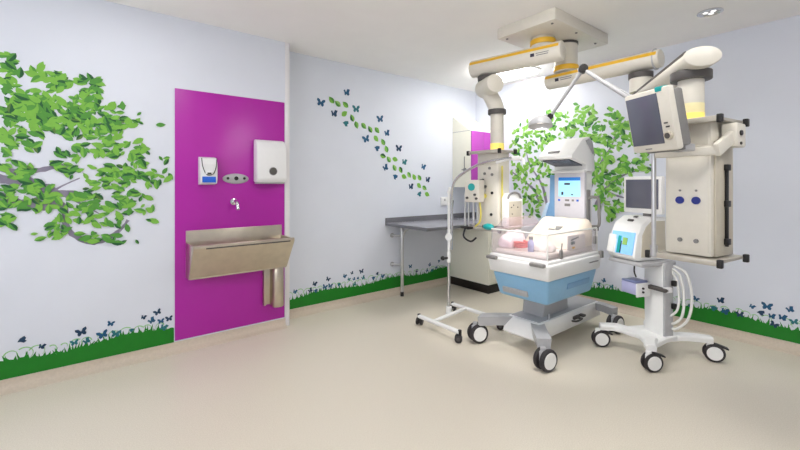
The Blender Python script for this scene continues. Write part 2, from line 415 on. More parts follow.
# trail of leaves and butterflies on the rear wall
t = thing('butterfly_mural', 'diagonal trail of blue butterflies and green leaves on wall above worktop', 'wall mural', (-1.8, 0, 1.7))
rnd = random.Random(3)
for x, y in [(62, 99), (138, 69), (100, 132), (168, 118), (136, 161), (240, 148), (259, 191), (198, 208), (230, 235), (296, 236), (311, 277), (255, 295), (284, 320), (368, 291), (381, 330), (331, 351), (357, 373)]:
    butterfly(PB, t, 300 + x / 3, 70 + y / 3, .076, rnd, 2 if (x, y) in ((136, 161), (230, 235), (284, 320), (357, 373)) else rnd.choice([0, 1]))
for k, (x, y) in enumerate([(94, 90), (113, 101), (136, 104), (133, 131), (156, 144), (169, 165), (191, 168), (210, 178), (231, 181), (228, 206), (249, 216), (259, 237), (249, 258), (266, 268), (285, 268), (283, 293), (302, 300), (312, 320), (327, 315), (342, 321), (358, 323), (357, 347), (373, 354), (381, 373)]):
    b = MB(['leaf_light', 'leaf_mid', 'leaf_dark', 'leaf_pale'])
    u, z = PB.uz(300 + x / 3, 70 + y / 3); a = rnd.choice([-.5, .6, 2.2, -1.0]) + rnd.uniform(-.3, .3); L = .092
    m1, m2 = rnd.choice([(0, 1), (1, 3), (0, 0), (2, 0)])
    add_leaf(b, PB, u - .5 * L * math.cos(a), z - .5 * L * math.sin(a), L, a, .003, m1, m2, 1.35)
    b.build('leaf', t, normals=False)

# grass borders along the foot of the walls
def grass_mural(pl, u0, u1, label, flies, seed, s, loc):
    rnd = random.Random(seed)
    t = thing('grass_mural', label, 'wall mural', loc)
    b = MB(['grass', 'leaf_mid'])
    zb = .081; u = u0; top = []
    while u < u1:
        ztop = .205 + .018 * math.sin(u * 7) + rnd.uniform(-.01, .01)
        top.append((u, ztop)); u += rnd.uniform(.01, .02)
    top.append((u1, .2))
    for (ua, za), (ub, z2) in zip(top, top[1:]):
        b.poly([pl.p(ua, zb), pl.p(ub, zb), pl.p(ub, z2), pl.p(ua, za)])
    for i, (ua, za) in enumerate(top[:-1]):
        h = rnd.uniform(.015, .05); w = rnd.uniform(.006, .012); l = rnd.uniform(-.025, .025)
        if u0 + .03 < ua < u1 - .03:
            b.poly([pl.p(ua - w, za - .02, .0018 + i * 1e-6), pl.p(ua + w, za - .02, .0018 + i * 1e-6), pl.p(ua + l, za + h, .0018 + i * 1e-6)])
    b.build('grass', t, normals=False)
    n = int((u1 - u0) / .075)
    for i in range(n):
        ua = u0 + .06 + (u1 - u0 - .12) * (i + rnd.random() * .7) / n
        r0 = rnd.uniform(.02, .05); cx = ua; cz = .225 + rnd.uniform(-.005, .02); a0 = rnd.uniform(0, 1); sgn = rnd.choice([-1, 1]); prev = None; off = .0013; b = MB('grass_pale')
        for k in range(13):
            a = a0 + k / 12 * rnd.uniform(3.3, 3.6); rr = r0 * (1 - .02 * k)
            w = .0045 * (1 - k / 16)
            q = [(cx + sgn * (rr + d) * math.cos(a), cz + (rr + d) * math.sin(a)) for d in (-w, w)]
            if prev: b.poly([pl.p(*prev[0], off), pl.p(*prev[1], off), pl.p(*q[1], off), pl.p(*q[0], off)])
            prev = q
        b.build('grass_curl', t, normals=False)
    for x, y in flies: butterfly(pl, t, x, y, s * rnd.uniform(.8, 1.25), rnd)
    return t
fa = [(x / 2.367, 200 + y / 2.367) for x, y in [(52, 332), (97, 347), (176, 338), (193, 313), (204, 335), (243, 319), (262, 293), (274, 317), (310, 308), (338, 278), (358, 287), (373, 266), (381, 287), (385, 302), (400, 281)]]
grass_mural(PA, X0 + .02, -3.99, 'green grass border with butterflies at foot of wall left of purple panel', fa, 11, .042, (-5, YA, .1))
fb = [(290 + x / 3.46, 190 + y / 3.46) for x, y in [(15, 352), (83, 325), (88, 349), (69, 349), (120, 336), (131, 309), (139, 332), (168, 327), (187, 298), (202, 309), (213, 288), (220, 309), (222, 327), (234, 306), (247, 282), (252, 305), (287, 305), (301, 290), (318, 298), (416, 265), (437, 282), (473, 280), (482, 260), (490, 278), (506, 268), (514, 246)]]
grass_mural(PB, XA + .004, -.604, 'green grass border with butterflies on wall behind grey worktop leg', fb, 12, .042, (-1.8, 0, .1))
fc = [(700 + x / 7.5, 290 + y / 7.5) for x, y in [(150, 80), (98, 135), (180, 160), (300, 185), (385, 122), (503, 124), (455, 172), (533, 197), (672, 150), (612, 208), (555, 260), (707, 240)]] + [(603.7, 281), (598.3, 284.5), (611.3, 286.7), (696, 299), (690, 306)]
grass_mural(PC, .73, 5.98, 'green grass border with butterflies on wall behind the wheeled equipment', fc, 13, .046, (0, -2.5, .1))

# ------------------------------------------------------------------ hand-wash station
t = thing('splashback_panel', 'tall purple wall panel behind the steel sink', 'wall panel', (-3.52, YA, .1))
b = MB('purple'); b.bx(-3.984, -3.052, YA - .0062, YA - .0015, .092, 2.172, .002); b.build('panel', t)
YP = YA - .006

t = thing('soap_dispenser', 'white soap dispenser with blue label on purple panel', 'dispenser', (-3.735, YP, 1.5))
b = MB('white_plastic'); b.prism([(YP, 1.375), (YP - .085, 1.385), (YP - .10, 1.42), (YP - .10, 1.55), (YP - .085, 1.60), (YP, 1.615)], -3.812, -3.68, 'x', .006); b.build('body', t)
b = MB('blue_label'); b.bx(-3.799, -3.694, YP - .104, YP - .098, 1.395, 1.445, .002); b.build('label_strip', t)
b = MB('grey_dark'); b.tube([(-3.804, YP - .1025, 1.60), (-3.796, YP - .1035, 1.53), (-3.769, YP - .1035, 1.465), (-3.734, YP - .1035, 1.458), (-3.709, YP - .1035, 1.475), (-3.692, YP - .1035, 1.53), (-3.686, YP - .1025, 1.60)], .0035, 8); b.build('lever_seam', t)
b = MB(['white_plastic', 'black']); b.box((-3.747, YP - .107, 1.478), (.06, .012, .03), .004); b.box((-3.747, YP - .113, 1.472), (.03, .004, .012), .001, 1); b.build('push_lever', t)

t = thing('tap_control_plate', 'oval grey control plate with three dots on purple panel', 'control plate', (-3.505, YP, 1.43))
b = MB('grey_plastic'); b.sph((-3.505, YP - .002, 1.43), .1, seg=32, sc=(1.12, .16, .46)); b.build('plate', t)
for dx, r in ((-.07, .012), (0, .018), (.07, .012)):
    b = MB('black'); b.cyl((-3.505 + dx, YP - .010, 1.433), (-3.505 + dx, YP - .021 + abs(dx) * .06, 1.433), r, seg=16); b.build('sensor_dot', t)

t = thing('paper_towel_dispenser', 'large white paper towel dispenser with dark round window', 'dispenser', (-3.211, YP, 1.58))
b = MB('white_plastic')
b.prism([(YP, 1.40), (YP - .09, 1.395), (YP - .115, 1.43), (YP - .105, 1.70), (YP - .08, 1.765), (YP - .05, 1.79), (YP, 1.795)], -3.351, -3.074, 'x', .015); b.build('cover', t)
b = MB(['grey_dark', 'grey_plastic']); b.cyl((-3.206, YP - .105, 1.50), (-3.206, YP - .118, 1.50), .034, seg=28); b.cyl((-3.206, YP - .105, 1.50), (-3.206, YP - .1155, 1.50), .039, seg=28, mi=1); b.build('window', t)
b = MB('grey_plastic'); b.bx(-3.341, -3.084, YP - .085, YP - .01, 1.385, 1.402, .003); b.build('outlet', t)

t = thing('wall_spout', 'small chrome tap spout on purple panel above the sink', 'tap', (-3.51, YP, 1.22))
b = MB('chrome'); b.cyl((-3.525, YP, 1.225), (-3.525, YP - .012, 1.225), .03, bev=.003); b.build('flange', t)
b = MB('chrome'); b.tube([(-3.525, YP - .008, 1.225), (-3.522, YP - .06, 1.23), (-3.52, YP - .10, 1.21), (-3.518, YP - .115, 1.165)], .014, 14); b.build('spout', t)
b = MB('grey_mid'); b.cyl((-3.518, YP - .1145, 1.168), (-3.518, YP - .1165, 1.157), .012); b.build('nozzle', t)

t = thing('trough_sink', 'long stainless steel trough sink mounted on purple panel', 'sink', (-3.49, YP, .6))
x0, x1 = -3.905, -3.085
b = MB('steel')
b.bx(x0, x1, YP - .014, YP, .60, .992, .003); b.build('back_plate', t)
b = MB('steel')   # open trough: floor, back lip and two shaped ends
b.bx(x0 + .01, x1 - .01, YP - .14, YP - .012, .605, .625)
for xa in (x0, x1 - .012): b.prism([(YP - .012, .602), (YP - .115, .602), (YP - .135, .61), (YP - .315, .872), (YP - .315, .895), (YP - .012, .895)], xa, xa + .012, 'x', .002)
b.build('trough', t)
b = MB('steel'); b.prism([(YP - .11, .602), (YP - .135, .61), (YP - .318, .876), (YP - .318, .9), (YP - .285, .9), (YP - .285, .886), (YP - .12, .635)], x0 + .002, x1 - .002, 'x', .003); b.build('apron', t)
b = MB('grey_dark'); b.bx(x0 + .09, x1 - .04, YP - .3195, YP - .316, .868, .879, .001); b.build('rim_slot', t)
b = MB('grey_dark'); b.cyl((-3.2, YP - .08, .624), (-3.2, YP - .08, .628), .03); b.build('drain', t)

t = thing('waste_cover', 'stainless waste pipe cover under right end of sink', 'pipe cover', (-3.18, YP, .43))
b = MB('steel'); b.cyl((-3.145, YP - .065, .235), (-3.145, YP - .065, .60), .054, seg=32, bev=.004); b.build('shroud', t)
b = MB('steel'); b.bx(-3.265, -3.075, YP - .01, YP, .25, .60, .003); b.bx(-3.265, -3.245, YP - .04, YP - .008, .25, .60, .003); b.bx(-3.199, -3.091, YP - .062, YP - .008, .24, .6, .002); b.build('bracket', t)

# ------------------------------------------------------------------ worktop corner
t = thing('worktop', 'grey wall-fixed worktop with rear upstand and one metal leg', 'worktop', (-.84, -.39, .9))
b = MB(['worktop', 'worktop_edge']); b.bx(-1.68, -.004, -.765, -.012, .874, .908, .004); b.bx(-1.683, -.004, -.769, -.76, .872, .906, .002, 1); b.bx(-1.685, -1.678, -.769, -.012, .872, .906, .002, 1); b.build('top', t)
b = MB('worktop_edge'); b.bx(-1.68, -.004, -.022, -.0015, .87, .965, .003); b.build('upstand', t)
b = MB('alu'); b.cyl((-1.51, -.12, .05), (-1.51, -.12, .868), .02, bev=.002); b.build('leg', t)
b = MB('black'); b.cyl((-1.51, -.12, 0), (-1.51, -.12, .055), .022, .02); b.build('foot', t)
b = MB('alu'); b.tube([(-1.51, -.12, .70), (-1.50, -.16, .80), (-1.48, -.28, .855), (-1.47, -.42, .862)], .014); b.build('brace', t)
for z in (.745, .385):
    b = MB('grey_plastic'); b.tube([(-1.51, -.12, z), (-1.56, -.06, z), (-1.58, -.010, z)], .013, smooth=0); b.cyl((-1.58, -.0016, z), (-1.58, -.012, z), .028); b.build('wall_bracket', t)

t = thing('base_cabinet', 'white base cabinet with black plinth under the grey worktop', 'cabinet', (-.3, -.36, 0))
b = MB('cabinet_white'); b.bx(-.6, -.004, -.72, -.0015, .105, .866, .003); b.build('carcass', t)
b = MB('black_plinth'); b.bx(-.606, -.004, -.725, -.0015, 0, .105, .002); b.build('plinth', t)
b = MB('cabinet_white'); b.bx(-.586, -.31, -.735, -.72, .115, .86, .002); b.bx(-.30, -.01, -.735, -.72, .115, .86, .002); b.build('door', t)

t = thing('wall_cabinet', 'tall white wall cabinet with purple door and sloping top', 'cabinet', (-.25, 0, 1.34))
b = MB('cabinet_white'); b.prism([(-.001, 1.34), (-.345, 1.34), (-.345, 2.11), (-.001, 2.335)], -.5, -.004, 'x', .002); b.build('carcass', t)
b = MB('purple_front'); b.bx(-.502, -.255, -.363, -.345, 1.345, 2.105, .002); b.build('door', t)
b = MB('purple_front'); b.bx(-.25, -.006, -.363, -.345, 1.345, 2.105, .002); b.build('door', t)
b = MB('grey_plastic'); b.bx(-.502, -.4995, -.344, -.002, 2.108, 2.114); b.build('seam', t)
b = MB('grey_mid'); b.cyl((-.5, -.24, 1.58), (-.515, -.24, 1.58), .025); b.tube([(-.512, -.24, 1.58), (-.516, -.24, 1.66), (-.514, -.24, 1.76)], .006); b.tube([(-.512, -.19, 1.58), (-.512, -.24, 1.58), (-.512, -.33, 1.58)], .007, smooth=0); b.build('latch', t)

t = thing('wall_socket', 'white twin socket on wall above the grey worktop', 'wall socket', (-.617, 0, 1.14))
b = MB('white_plastic'); b.bx(-.74, -.50, -.022, 0, 1.085, 1.205, .005); b.build('plate', t)
b = MB('white_enamel'); b.bx(-.73, -.51, -.028, -.02, 1.095, 1.195, .004)
b.build('face', t)
for dx in (-.06, .06):
    b = MB('grey_plastic'); b.bx(-.62 + dx - .012, -.62 + dx + .012, -.031, -.027, 1.15, 1.18, .002); b.build('switch', t)

# ------------------------------------------------------------------ ceiling lights
def panel_light(x, y, label, dm='added_lamp'):
    t = thing('ceiling_light', label, 'ceiling light', (x, y, H))
    f = MB('trim_white')
    for (a, c, d, e) in ((-.3, .3, -.3, -.275), (-.3, .3, .275, .3), (-.3, -.275, -.275, .275), (.275, .3, -.275, .275)):
        f.bx(x + a, x + c, y + d, y + e, H - .018, H, .002)
    f.build('frame', t)
    d = MB(dm); d.bx(x - .274, x + .274, y - .274, y + .274, H - (.012 if dm in ('added_lamp_key', 'added_lamp_soft', 'added_lamp') else .06), H - .002, .004); d.build('diffuser', t)  # corner and mid diffusers deepened so their glowing sides brighten the ceiling
panel_light(-.62, -.98, 'square ceiling light panel behind the pendant arms near the corner', 'lamp_corner')
PANELS = [((-4.35, -1.1), 'added_lamp_key'), ((-2.5, -4.3), 'added_lamp'), ((-2.55, -2.65), 'added_lamp_mid'), ((-4.35, -2.75), 'added_lamp_soft'), ((-4.35, -4.4), 'added_lamp_soft')]  # panels added out of view, placed to set the room's brightness
for i, ((x, y), dm) in enumerate(PANELS):
    panel_light(x, y, 'square ceiling light panel added out of view to light the room', dm)
    bpy.context.scene.collection.objects['ceiling_light' if i < 0 else 'ceiling_light.%03d' % (i + 1)]['group'] = 'ceiling light panels added out of view'

t = thing('downlight', 'small round recessed downlight in ceiling at upper right', 'ceiling light', (-.635, -2.975, H))
b = MB('chrome'); b.lathe([(.085, 0), (.085, -.008), (.07, -.012), (.06, -.002), (.06, 0)], (-.635, -2.975, H)); b.build('bezel', t)
b = MB(['grey_plastic', 'down_lens']); b.cyl((-.635, -2.975, H), (-.635, -2.975, H - .004), .058)
for k in range(3): b.sph((-.635 + .03 * math.cos(k * 2.1), -2.975 + .03 * math.sin(k * 2.1), H - .004), .018, 1, sc=(1, 1, .4))
b.build('lens', t)

# ------------------------------------------------------------------ ceiling pendant
pen = thing('ceiling_pendant', 'cream twin-arm ceiling supply pendant with yellow-striped arms', 'medical pendant', (-1.29, -2.01, H))
b = MB('cream_enamel'); b.bx(-1.70, -.80, -2.26, -1.71, 2.665, H, .004); b.build('ceiling_mount', pen)
for x, y in ((-1.64, -2.20), (-1.64, -1.77), (-.92, -2.20), (-1.3, -2.22)):
    b = MB('grey_mid'); b.cyl((x, y, 2.666), (x, y, 2.658), .010); b.build('screw', pen)
def hub(x, y, z0, z1, zr):
    b = MB('cream_enamel'); b.cyl((x, y, z0), (x, y, z1), .098, seg=36, bev=.004); b.build('column', pen)
    b = MB('yellow'); b.cyl((x, y, zr), (x, y, zr + .045), .108, seg=36, bev=.006); b.build('stripe_ring', pen)
hub(-1.40, -1.97, 2.56, 2.668, 2.60); hub(-1.12, -2.03, 2.40, 2.668, 2.41)
b = MB('grey_dark'); b.cyl((-1.12, -2.03, 2.645), (-1.12, -2.03, 2.664), .104, seg=36); b.build('collar', pen)
def arm(p0, p1, r, stripe, z_s, label_at=None, near=1, flat=1):
    p0 = V(p0); p1 = V(p1); d = (p1 - p0).normalized(); s_ = d.cross(V((0, 0, 1))).normalized()
    toward = (CAM - (p0 + p1) / 2); toward.z = 0
    if s_.dot(toward) < 0: s_ = -s_
    b = MB('cream_enamel'); b.cyl(p0, p1, r, seg=40, bev=.012)
    for v in b.bm.verts: v.co.z = p0.z + (v.co.z - p0.z) * flat
    a = b.build('arm', pen)
    m = (p0 + p1) / 2; L = (p1 - p0).length
    rot = Matrix((d, s_, V((0, 0, 1)))).transposed().to_4x4()
    for zz in ((z_s,) if isinstance(z_s, float) else z_s):
        yy = math.sqrt(max(r * r - zz * zz, 0))
        ang = math.atan2(zz, yy)
        rr = rot @ Euler((ang, 0, 0)).to_matrix().to_4x4()
        b = MB(stripe); b.box(m + s_ * yy + V((0, 0, zz * flat)), (L - .03, .008, .028), .003, rot=rr); b.build('stripe', a)
    if label_at is not None:
        q = p0 + d * (L * label_at)
        zz = -.012; yy = math.sqrt(r * r - zz * zz)
        b = MB(['ink', 'grey_mid']); b.box(q + s_ * yy + V((0, 0, zz)), (.035, .004, .028), .001, rot=rot)
        for k, (w, dz) in enumerate(((.11, .008), (.10, -.008))):
            b.box(q - d * (.085) * near + s_ * (yy - .0) + V((0, 0, zz + dz)), (w, .004, .006), 0, 1, rot=rot)
        b.build('maker_label', a)
    return a
arm((-1.455, -2.19, 2.49), (-1.62, -1.35, 2.49), .082, 'yellow', .036, .27, 1)
arm((-1.15, -1.87, 2.335), (-1.14, -2.80, 2.335), .08, 'yellow', .032, .14, -1, .85)
b = MB('grey_plastic'); b.cyl((-1.14, -2.755, 2.335), (-1.14, -2.765, 2.335), .081, seg=40); b.build('arm_seam', pen)
b = MB('grey_dark'); b.cyl((-1.57, -1.49, 2.362), (-1.57, -1.49, 2.405), .088, seg=36, bev=.004); b.build('joint_ring', pen)
b = MB('grey_dark'); b.cyl((-1.15, -2.66, 2.205), (-1.15, -2.66, 2.25), .085, seg=36, bev=.004); b.build('joint_ring', pen)
# elbow of the left arm: a short lying drum, then a bent tube
b = MB('cream_enamel'); b.cyl((-1.66, -1.66, 2.295), (-1.55, -1.42, 2.295), .085, seg=36, bev=.012)
b.tube([(-1.585, -1.50, 2.28), (-1.56, -1.52, 2.22), (-1.52, -1.545, 2.13), (-1.511, -1.56, 2.06)], .072, 24); b.build('elbow', pen)
b = MB('grey_dark'); b.cyl((-1.511, -1.56, 2.04), (-1.511, -1.56, 2.085), .085, seg=36, bev=.004); b.build('joint_ring', pen)
b = MB('cream_enamel'); b.cyl((-1.511, -1.56, 1.70), (-1.511, -1.56, 2.045), .062, seg=32); b.build('drop_tube', pen)
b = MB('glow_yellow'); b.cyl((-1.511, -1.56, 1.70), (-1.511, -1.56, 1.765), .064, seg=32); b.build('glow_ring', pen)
# lower right arm
T2 = V((-1.815, -3.165, 0))
dd = (T2 - V((-1.14, -2.70, 0))).normalized()
b = MB('cream_enamel'); b.cyl((-1.15, -2.66, 2.10), (-1.15, -2.66, 2.21), .078, seg=36); b.build('column', pen)
pa = V((-1.14, -2.70, 2.07)) - dd * .14; pb = V((T2.x, T2.y, 2.07)) + dd * .16
arm(pa, pb, .09, 'grey_dark', .04, flat=.62)
b = MB('grey_dark'); b.cyl((T2.x, T2.y, 1.975), (T2.x, T2.y, 2.025), .10, seg=36, bev=.005); b.build('joint_ring', pen)
b = MB('cream_enamel'); b.cyl((T2.x, T2.y, 1.73), (T2.x, T2.y, 1.98), .063, seg=32); b.build('drop_tube', pen)
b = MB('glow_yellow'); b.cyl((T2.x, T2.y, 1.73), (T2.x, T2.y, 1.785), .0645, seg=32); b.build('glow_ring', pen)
b = MB('glow_pale'); b.cyl((T2.x, T2.y, 1.785), (T2.x, T2.y, 1.84), .0638, seg=32); b.build('glow_ring', pen)  # pale band stands in for the yellow light fading up the tube

def head(cx, cy, rz, zb, zt, w, dp, name):
    Mh = Matrix.Translation((cx, cy, 0)) @ Matrix.Rotation(rz, 4, 'Z')
    mb = lambda m: MB(m, Mh.copy())
    hd = mb(['cream_enamel', 'cream_dark'])
    hd.bx(-dp / 2, dp / 2, -w / 2, w / 2, zb, zt, .006)
    hd.bx(-dp / 2 - .003, -dp / 2 + .004, -w / 2 + .012, w / 2 - .012, zb + .02, zb + (zt - zb) * .80, .003)
    hd.bx(-dp / 2 - .003, -dp / 2 + .004, -w / 2 + .012, w / 2 - .012, zb + (zt - zb) * .82, zt - .02, .003)
    h = hd.build('supply_head', pen)
    # right side: recessed channel with black rail
    if name == 'right':
        s = mb(['cream_dark', 'black']); s.bx(-dp / 2 + .03, dp / 2 - .02, -w / 2 - .012, -w / 2 + .002, zb, zt - .12, .003)
        s.build('side_panel', h)
        s = mb('black'); s.bx(.0, .014, -w / 2 - .028, -w / 2 - .012, zb + .05, zb + .50, .003)
        for zz in (.06, .27, .47): s.bx(-.012, .026, -w / 2 - .034, -w / 2 - .012, zb + zz, zb + zz + .035, .004)
        s.build('side_rail', h)
    # top and bottom equipment rails
    for nm, z in (('top_rail', zt - .01), ('bottom_rail', zb - .02)):
        r_ = mb('rail_grey'); r_.bx(-dp / 2 - .055, dp / 2 + .02, -w / 2 - .05, w / 2 + .06, z - .005, z + .012, .003)
        r_.bx(-dp / 2 - .062, -dp / 2 - .05, -w / 2 - .05, w / 2 + .06, z - .014, z + .016, .003)
        rr = r_.build(nm, h)
    for z in (zt - .01, zb - .02):
        for yy, xx in ((-w / 2 - .06, -dp / 2 - .055), (-w / 2 - .06, dp / 2 + .01), (w / 2 + .07, -dp / 2 - .055)):
            e = mb('black'); e.box((xx, yy, z), (.026, .026, .045), .005); e.build('end_cap', h)
    return h, mb
h2, mb2 = head(-1.755, -3.185, R(-8), .985, 1.735, .226, .26, 'right')
for yy in (.035, -.045):
    s = mb2('blue_socket'); s.cyl((-.13, yy, 1.29), (-.142, yy, 1.29), .021, seg=24); s.build('gas_socket', h2)
    s = mb2('grey_mid'); s.cyl((-.13, yy, 1.345), (-.137, yy, 1.345), .006, seg=12); s.build('indicator', h2)
    s = mb2('grey_mid'); s.cyl((-.13, yy, 1.065), (-.14, yy, 1.065), .012, seg=16); s.build('outlet', h2)
# monitor bracket of the right head (parallel arm on its right side)
s = mb2('cream_enamel'); s.box((-.0, -.165, 1.645), (.11, .075, .13), .012); s.box((-.12, -.17, 1.60), (.22, .03, .07), .01, rot=(0, R(-24), 0)); s.box((-.20, -.02, 1.555), (.04, .30, .045), .008); s.build('monitor_bracket', h2)
s = mb2('black'); s.cyl((-.02, -.2, 1.655), (-.02, -.21, 1.655), .014); s.cyl((-.02, -.20, 1.60), (-.02, -.208, 1.60), .008); s.build('bracket_knob', h2)
# drip pole on the bottom rail
s = mb2('alu'); s.cyl((-.185, .15, .955), (-.185, .15, 1.60), .0125, seg=16); s.cyl((-.185, .15, .955), (-.185, .15, 1.02), .02); s.build('rail_pole', h2)
# low shelf in front of the rail
h1, mb1 = head(-1.53, -1.53, R(-2), .985, 1.69, .25, .16, 'left')
for yy, z, mt in ((.05, 1.58, 'black'), (-.03, 1.53, 'grey_mid'), (.03, 1.48, 'grey_mid'), (-.06, 1.47, 'grey_mid'), (.05, 1.42, 'black'), (-.06, 1.30, 'black'), (-.05, 1.10, 'black'), (.02, 1.36, 'grey_mid')):
    s = mb1(mt); s.cyl((-.078, yy, z), (-.093, yy, z), .013, seg=14); s.build('gas_socket', h1)
s = mb1('yellow_hose'); s.bx(-.05, -.03, -.141, -.136, 1.05, 1.55, .002); s.build('uplight_edge', h1)  # yellow strip stands in for the up-light's tint on this edge
s = mb1('black'); s.tube([(-.09, .05, 1.42), (-.15, .055, 1.40), (-.16, .07, 1.32), (-.15, .09, 1.26)], .011); s.build('probe_hose', h1)
s = mb1(['yellow_hose']); s.tube([(-.09, .03, 1.27), (-.15, .03, 1.22), (-.15, .02, 1.12), (-.13, .05, 1.03), (-.14, .10, .98)], .008); s.cyl((-.08, .03, 1.27), (-.12, .03, 1.27), .022); s.build('gas_hose', h1)
s = mb1('alu'); s.cyl((-.155, .215, .96), (-.155, .215, 1.30), .010); s.cyl((-.155, .17, .96), (-.155, .17, 1.30), .008); s.build('rail_pole', h1)
s = mb1('black'); s.box((-.155, .19, .965), (.06, .13, .025), .006); s.tube([(-.17, .2, .96), (-.19, .2, .88), (-.18, .12, .84), (-.17, .06, .88)], .009); s.build('clamp', h1)

# exam lamp: folding arm from the right head, over the incubator
lamp = thing('examination_lamp', 'folding-arm examination lamp with small white dome head', 'lamp', (-1.93, -3.05, 1.73))
J = V((-2.057, -2.657, 2.117)); E_ = V((-2.075, -2.96, 1.86)); S_ = V((-2.05, -2.425, 1.845))
b = MB('grey_plastic'); b.tube([E_, J], .0125, smooth=0); b.tube([E_ + V((0, .0, .022)), J + V((0, 0, .0))], .006, smooth=0); b.build('lower_arm', lamp)
b = MB('grey_plastic'); b.tube([J, S_], .0125, smooth=0); b.build('upper_arm', lamp)
b = MB('black'); nrm = V((-.75, -.55, 0)).normalized(); b.cyl(J - nrm * .025, J + nrm * .025, .028, seg=20, bev=.004); b.build('joint', lamp)
b = MB('black'); b.cyl(S_ - nrm * .02, S_ + nrm * .02, .02, seg=20); b.build('joint', lamp)
b = MB('white_enamel'); b.tube([E_, (-2.0, -2.985, 1.80), (-1.93, -3.03, 1.745)], .016); b.cyl((-1.915, -3.035, 1.72), (-1.915, -3.035, 1.76), .02); b.build('mount', lamp)
hc = V((-2.09, -2.375, 1.80))
b = MB('grey_plastic'); b.lathe([(.0, .048), (.03, .046), (.058, .034), (.076, .008), (.080, -.022), (.075, -.022), (.071, .004), (.054, .028), (0, .038)], hc, axis=(.15, .1, 1)); b.tube([S_, S_ + V((-.02, .025, .005)), hc + V((.01, -.02, .04))], .013); b.build('lamp_head', lamp)
b = MB('spot_diffuser'); b.cyl(hc + V((0, 0, .016)), hc + V((0, 0, .008)), .05); b.build('lens', lamp)  # faint glow added to the lens of an unlit lamp

sl = bpy.data.lights.new('added_bed_spot', 'SPOT'); sl.energy = 40; sl.spot_size = R(78); sl.spot_blend = .5; sl.shadow_soft_size = .04; sl.color = (1, .97, .94)  # spot added to brighten the bed; the lamp head itself is unlit
so = bpy.data.objects.new('added_bed_spot', sl); col.objects.link(so); so.parent = lamp; so.location = hc + V((0, 0, -.03)) - lamp.location
so.rotation_euler = (V((-1.50, -2.02, .85)) - (hc + V((0, 0, -.03)))).to_track_quat('-Z', 'Y').to_euler()

# patient monitor, tipped down, held by the bracket
n = V((-.90, .43, 0)).normalized(); rt = V((-.43, -.90, 0)).normalized(); tl = R(12)
up = (V((0, 0, 1)) * math.cos(tl) + n * math.sin(tl)); nn = n * math.cos(tl) - V((0, 0, 1)) * math.sin(tl)
Mm = Matrix((rt, -nn, up)).transposed().to_4x4(); Mm = Matrix.Translation((-2.196, -3.083, 1.712)) @ Mm   # local x right, y back, z up
mon = thing('patient_monitor', 'grey patient monitor tilted down on the right pendant head', 'monitor', (-2.13, -3.14, 1.56))
W2, H2 = .138, .163
b = MB('cream_enamel', Mm.copy()); b.box((0, .022, 0), (2 * W2, .044, 2 * H2), .012); cs = b.build('front_case', mon)
b = MB(['grey_mid', 'grey_mid'], Mm.copy()); b.box((.004, .066, -.005), (2 * W2 - .01, .062, 2 * H2 - .03), .014); b.bx(-.09, .10, .04, .095, -H2 - .012, -H2 + .02, .005, 1); b.build('rear_case', mon)
b = MB('screen_off', Mm.copy()); b.box((-.027, -.001, .008), (.198, .006, .262), .002); b.build('screen', mon)
b = MB('cream_dark', Mm.copy()); b.cyl((.105, .0, -.085), (.105, -.014, -.085), .023, seg=24, bev=.003); b.build('dial', mon)
b = MB('grey_dark', Mm.copy()); b.cyl((.105, .0, -.085), (.105, -.016, -.085), .015, seg=20); b.build('dial_centre', mon)
for k, zz in enumerate((-.02, -.04)):
    b = MB('grey_dark', Mm.copy()); b.box((.098 + .008 * k, -.002, zz), (.02, .005, .008), .001); b.build('button', mon)
b = MB('teal', Mm.copy()); b.box((.085, .022, H2 - .008), (.04, .05, .026), .005); b.build('alarm_light', mon)
b = MB('grey_mid', Mm.copy()); b.box((-.03, -.001, -H2 + .018), (.04, .003, .006)); b.build('maker_mark', mon)
b = MB('grey_plastic'); b.box((-2.07, -3.17, 1.575), (.14, .10, .04), .008, rot=(0, 0, R(-25))); b.build('mount', mon)

# suction unit with teal dial, on the left head's rail
t = thing('suction_regulator', 'pale box with teal dial on left pendant rail', 'regulator', (-1.72, -1.45, 1.2), R(20))
Ms = Matrix.Translation((-1.735, -1.475, 0)) @ Matrix.Rotation(R(12), 4, 'Z')
b = MB('cream_enamel', Ms.copy()); b.bx(-.05, .06, -.075, .075, 1.215, 1.42, .012); b.build('case', t)
b = MB('teal', Ms.copy()); b.cyl((-.05, 0, 1.355), (-.062, 0, 1.355), .034, seg=28, bev=.003); b.build('dial', t)
for yy, zz in ((.045, 1.255), (-.035, 1.285), (-.05, 1.25)):
    b = MB('grey_dark', Ms.copy()); b.cyl((-.05, yy, zz), (-.066, yy, zz), .011, seg=16); b.build('knob', t)
b = MB('alu', Ms.copy()); b.cyl((.02, .02, 1.0), (.02, .02, 1.215), .01); b.cyl((.02, -.02, 1.05), (.02, -.02, 1.215), .008); b.tube([(.06, -.02, 1.32), (.12, -.05, 1.32), (.16, -.06, 1.32)], .012, smooth=0); b.build('mount', t)

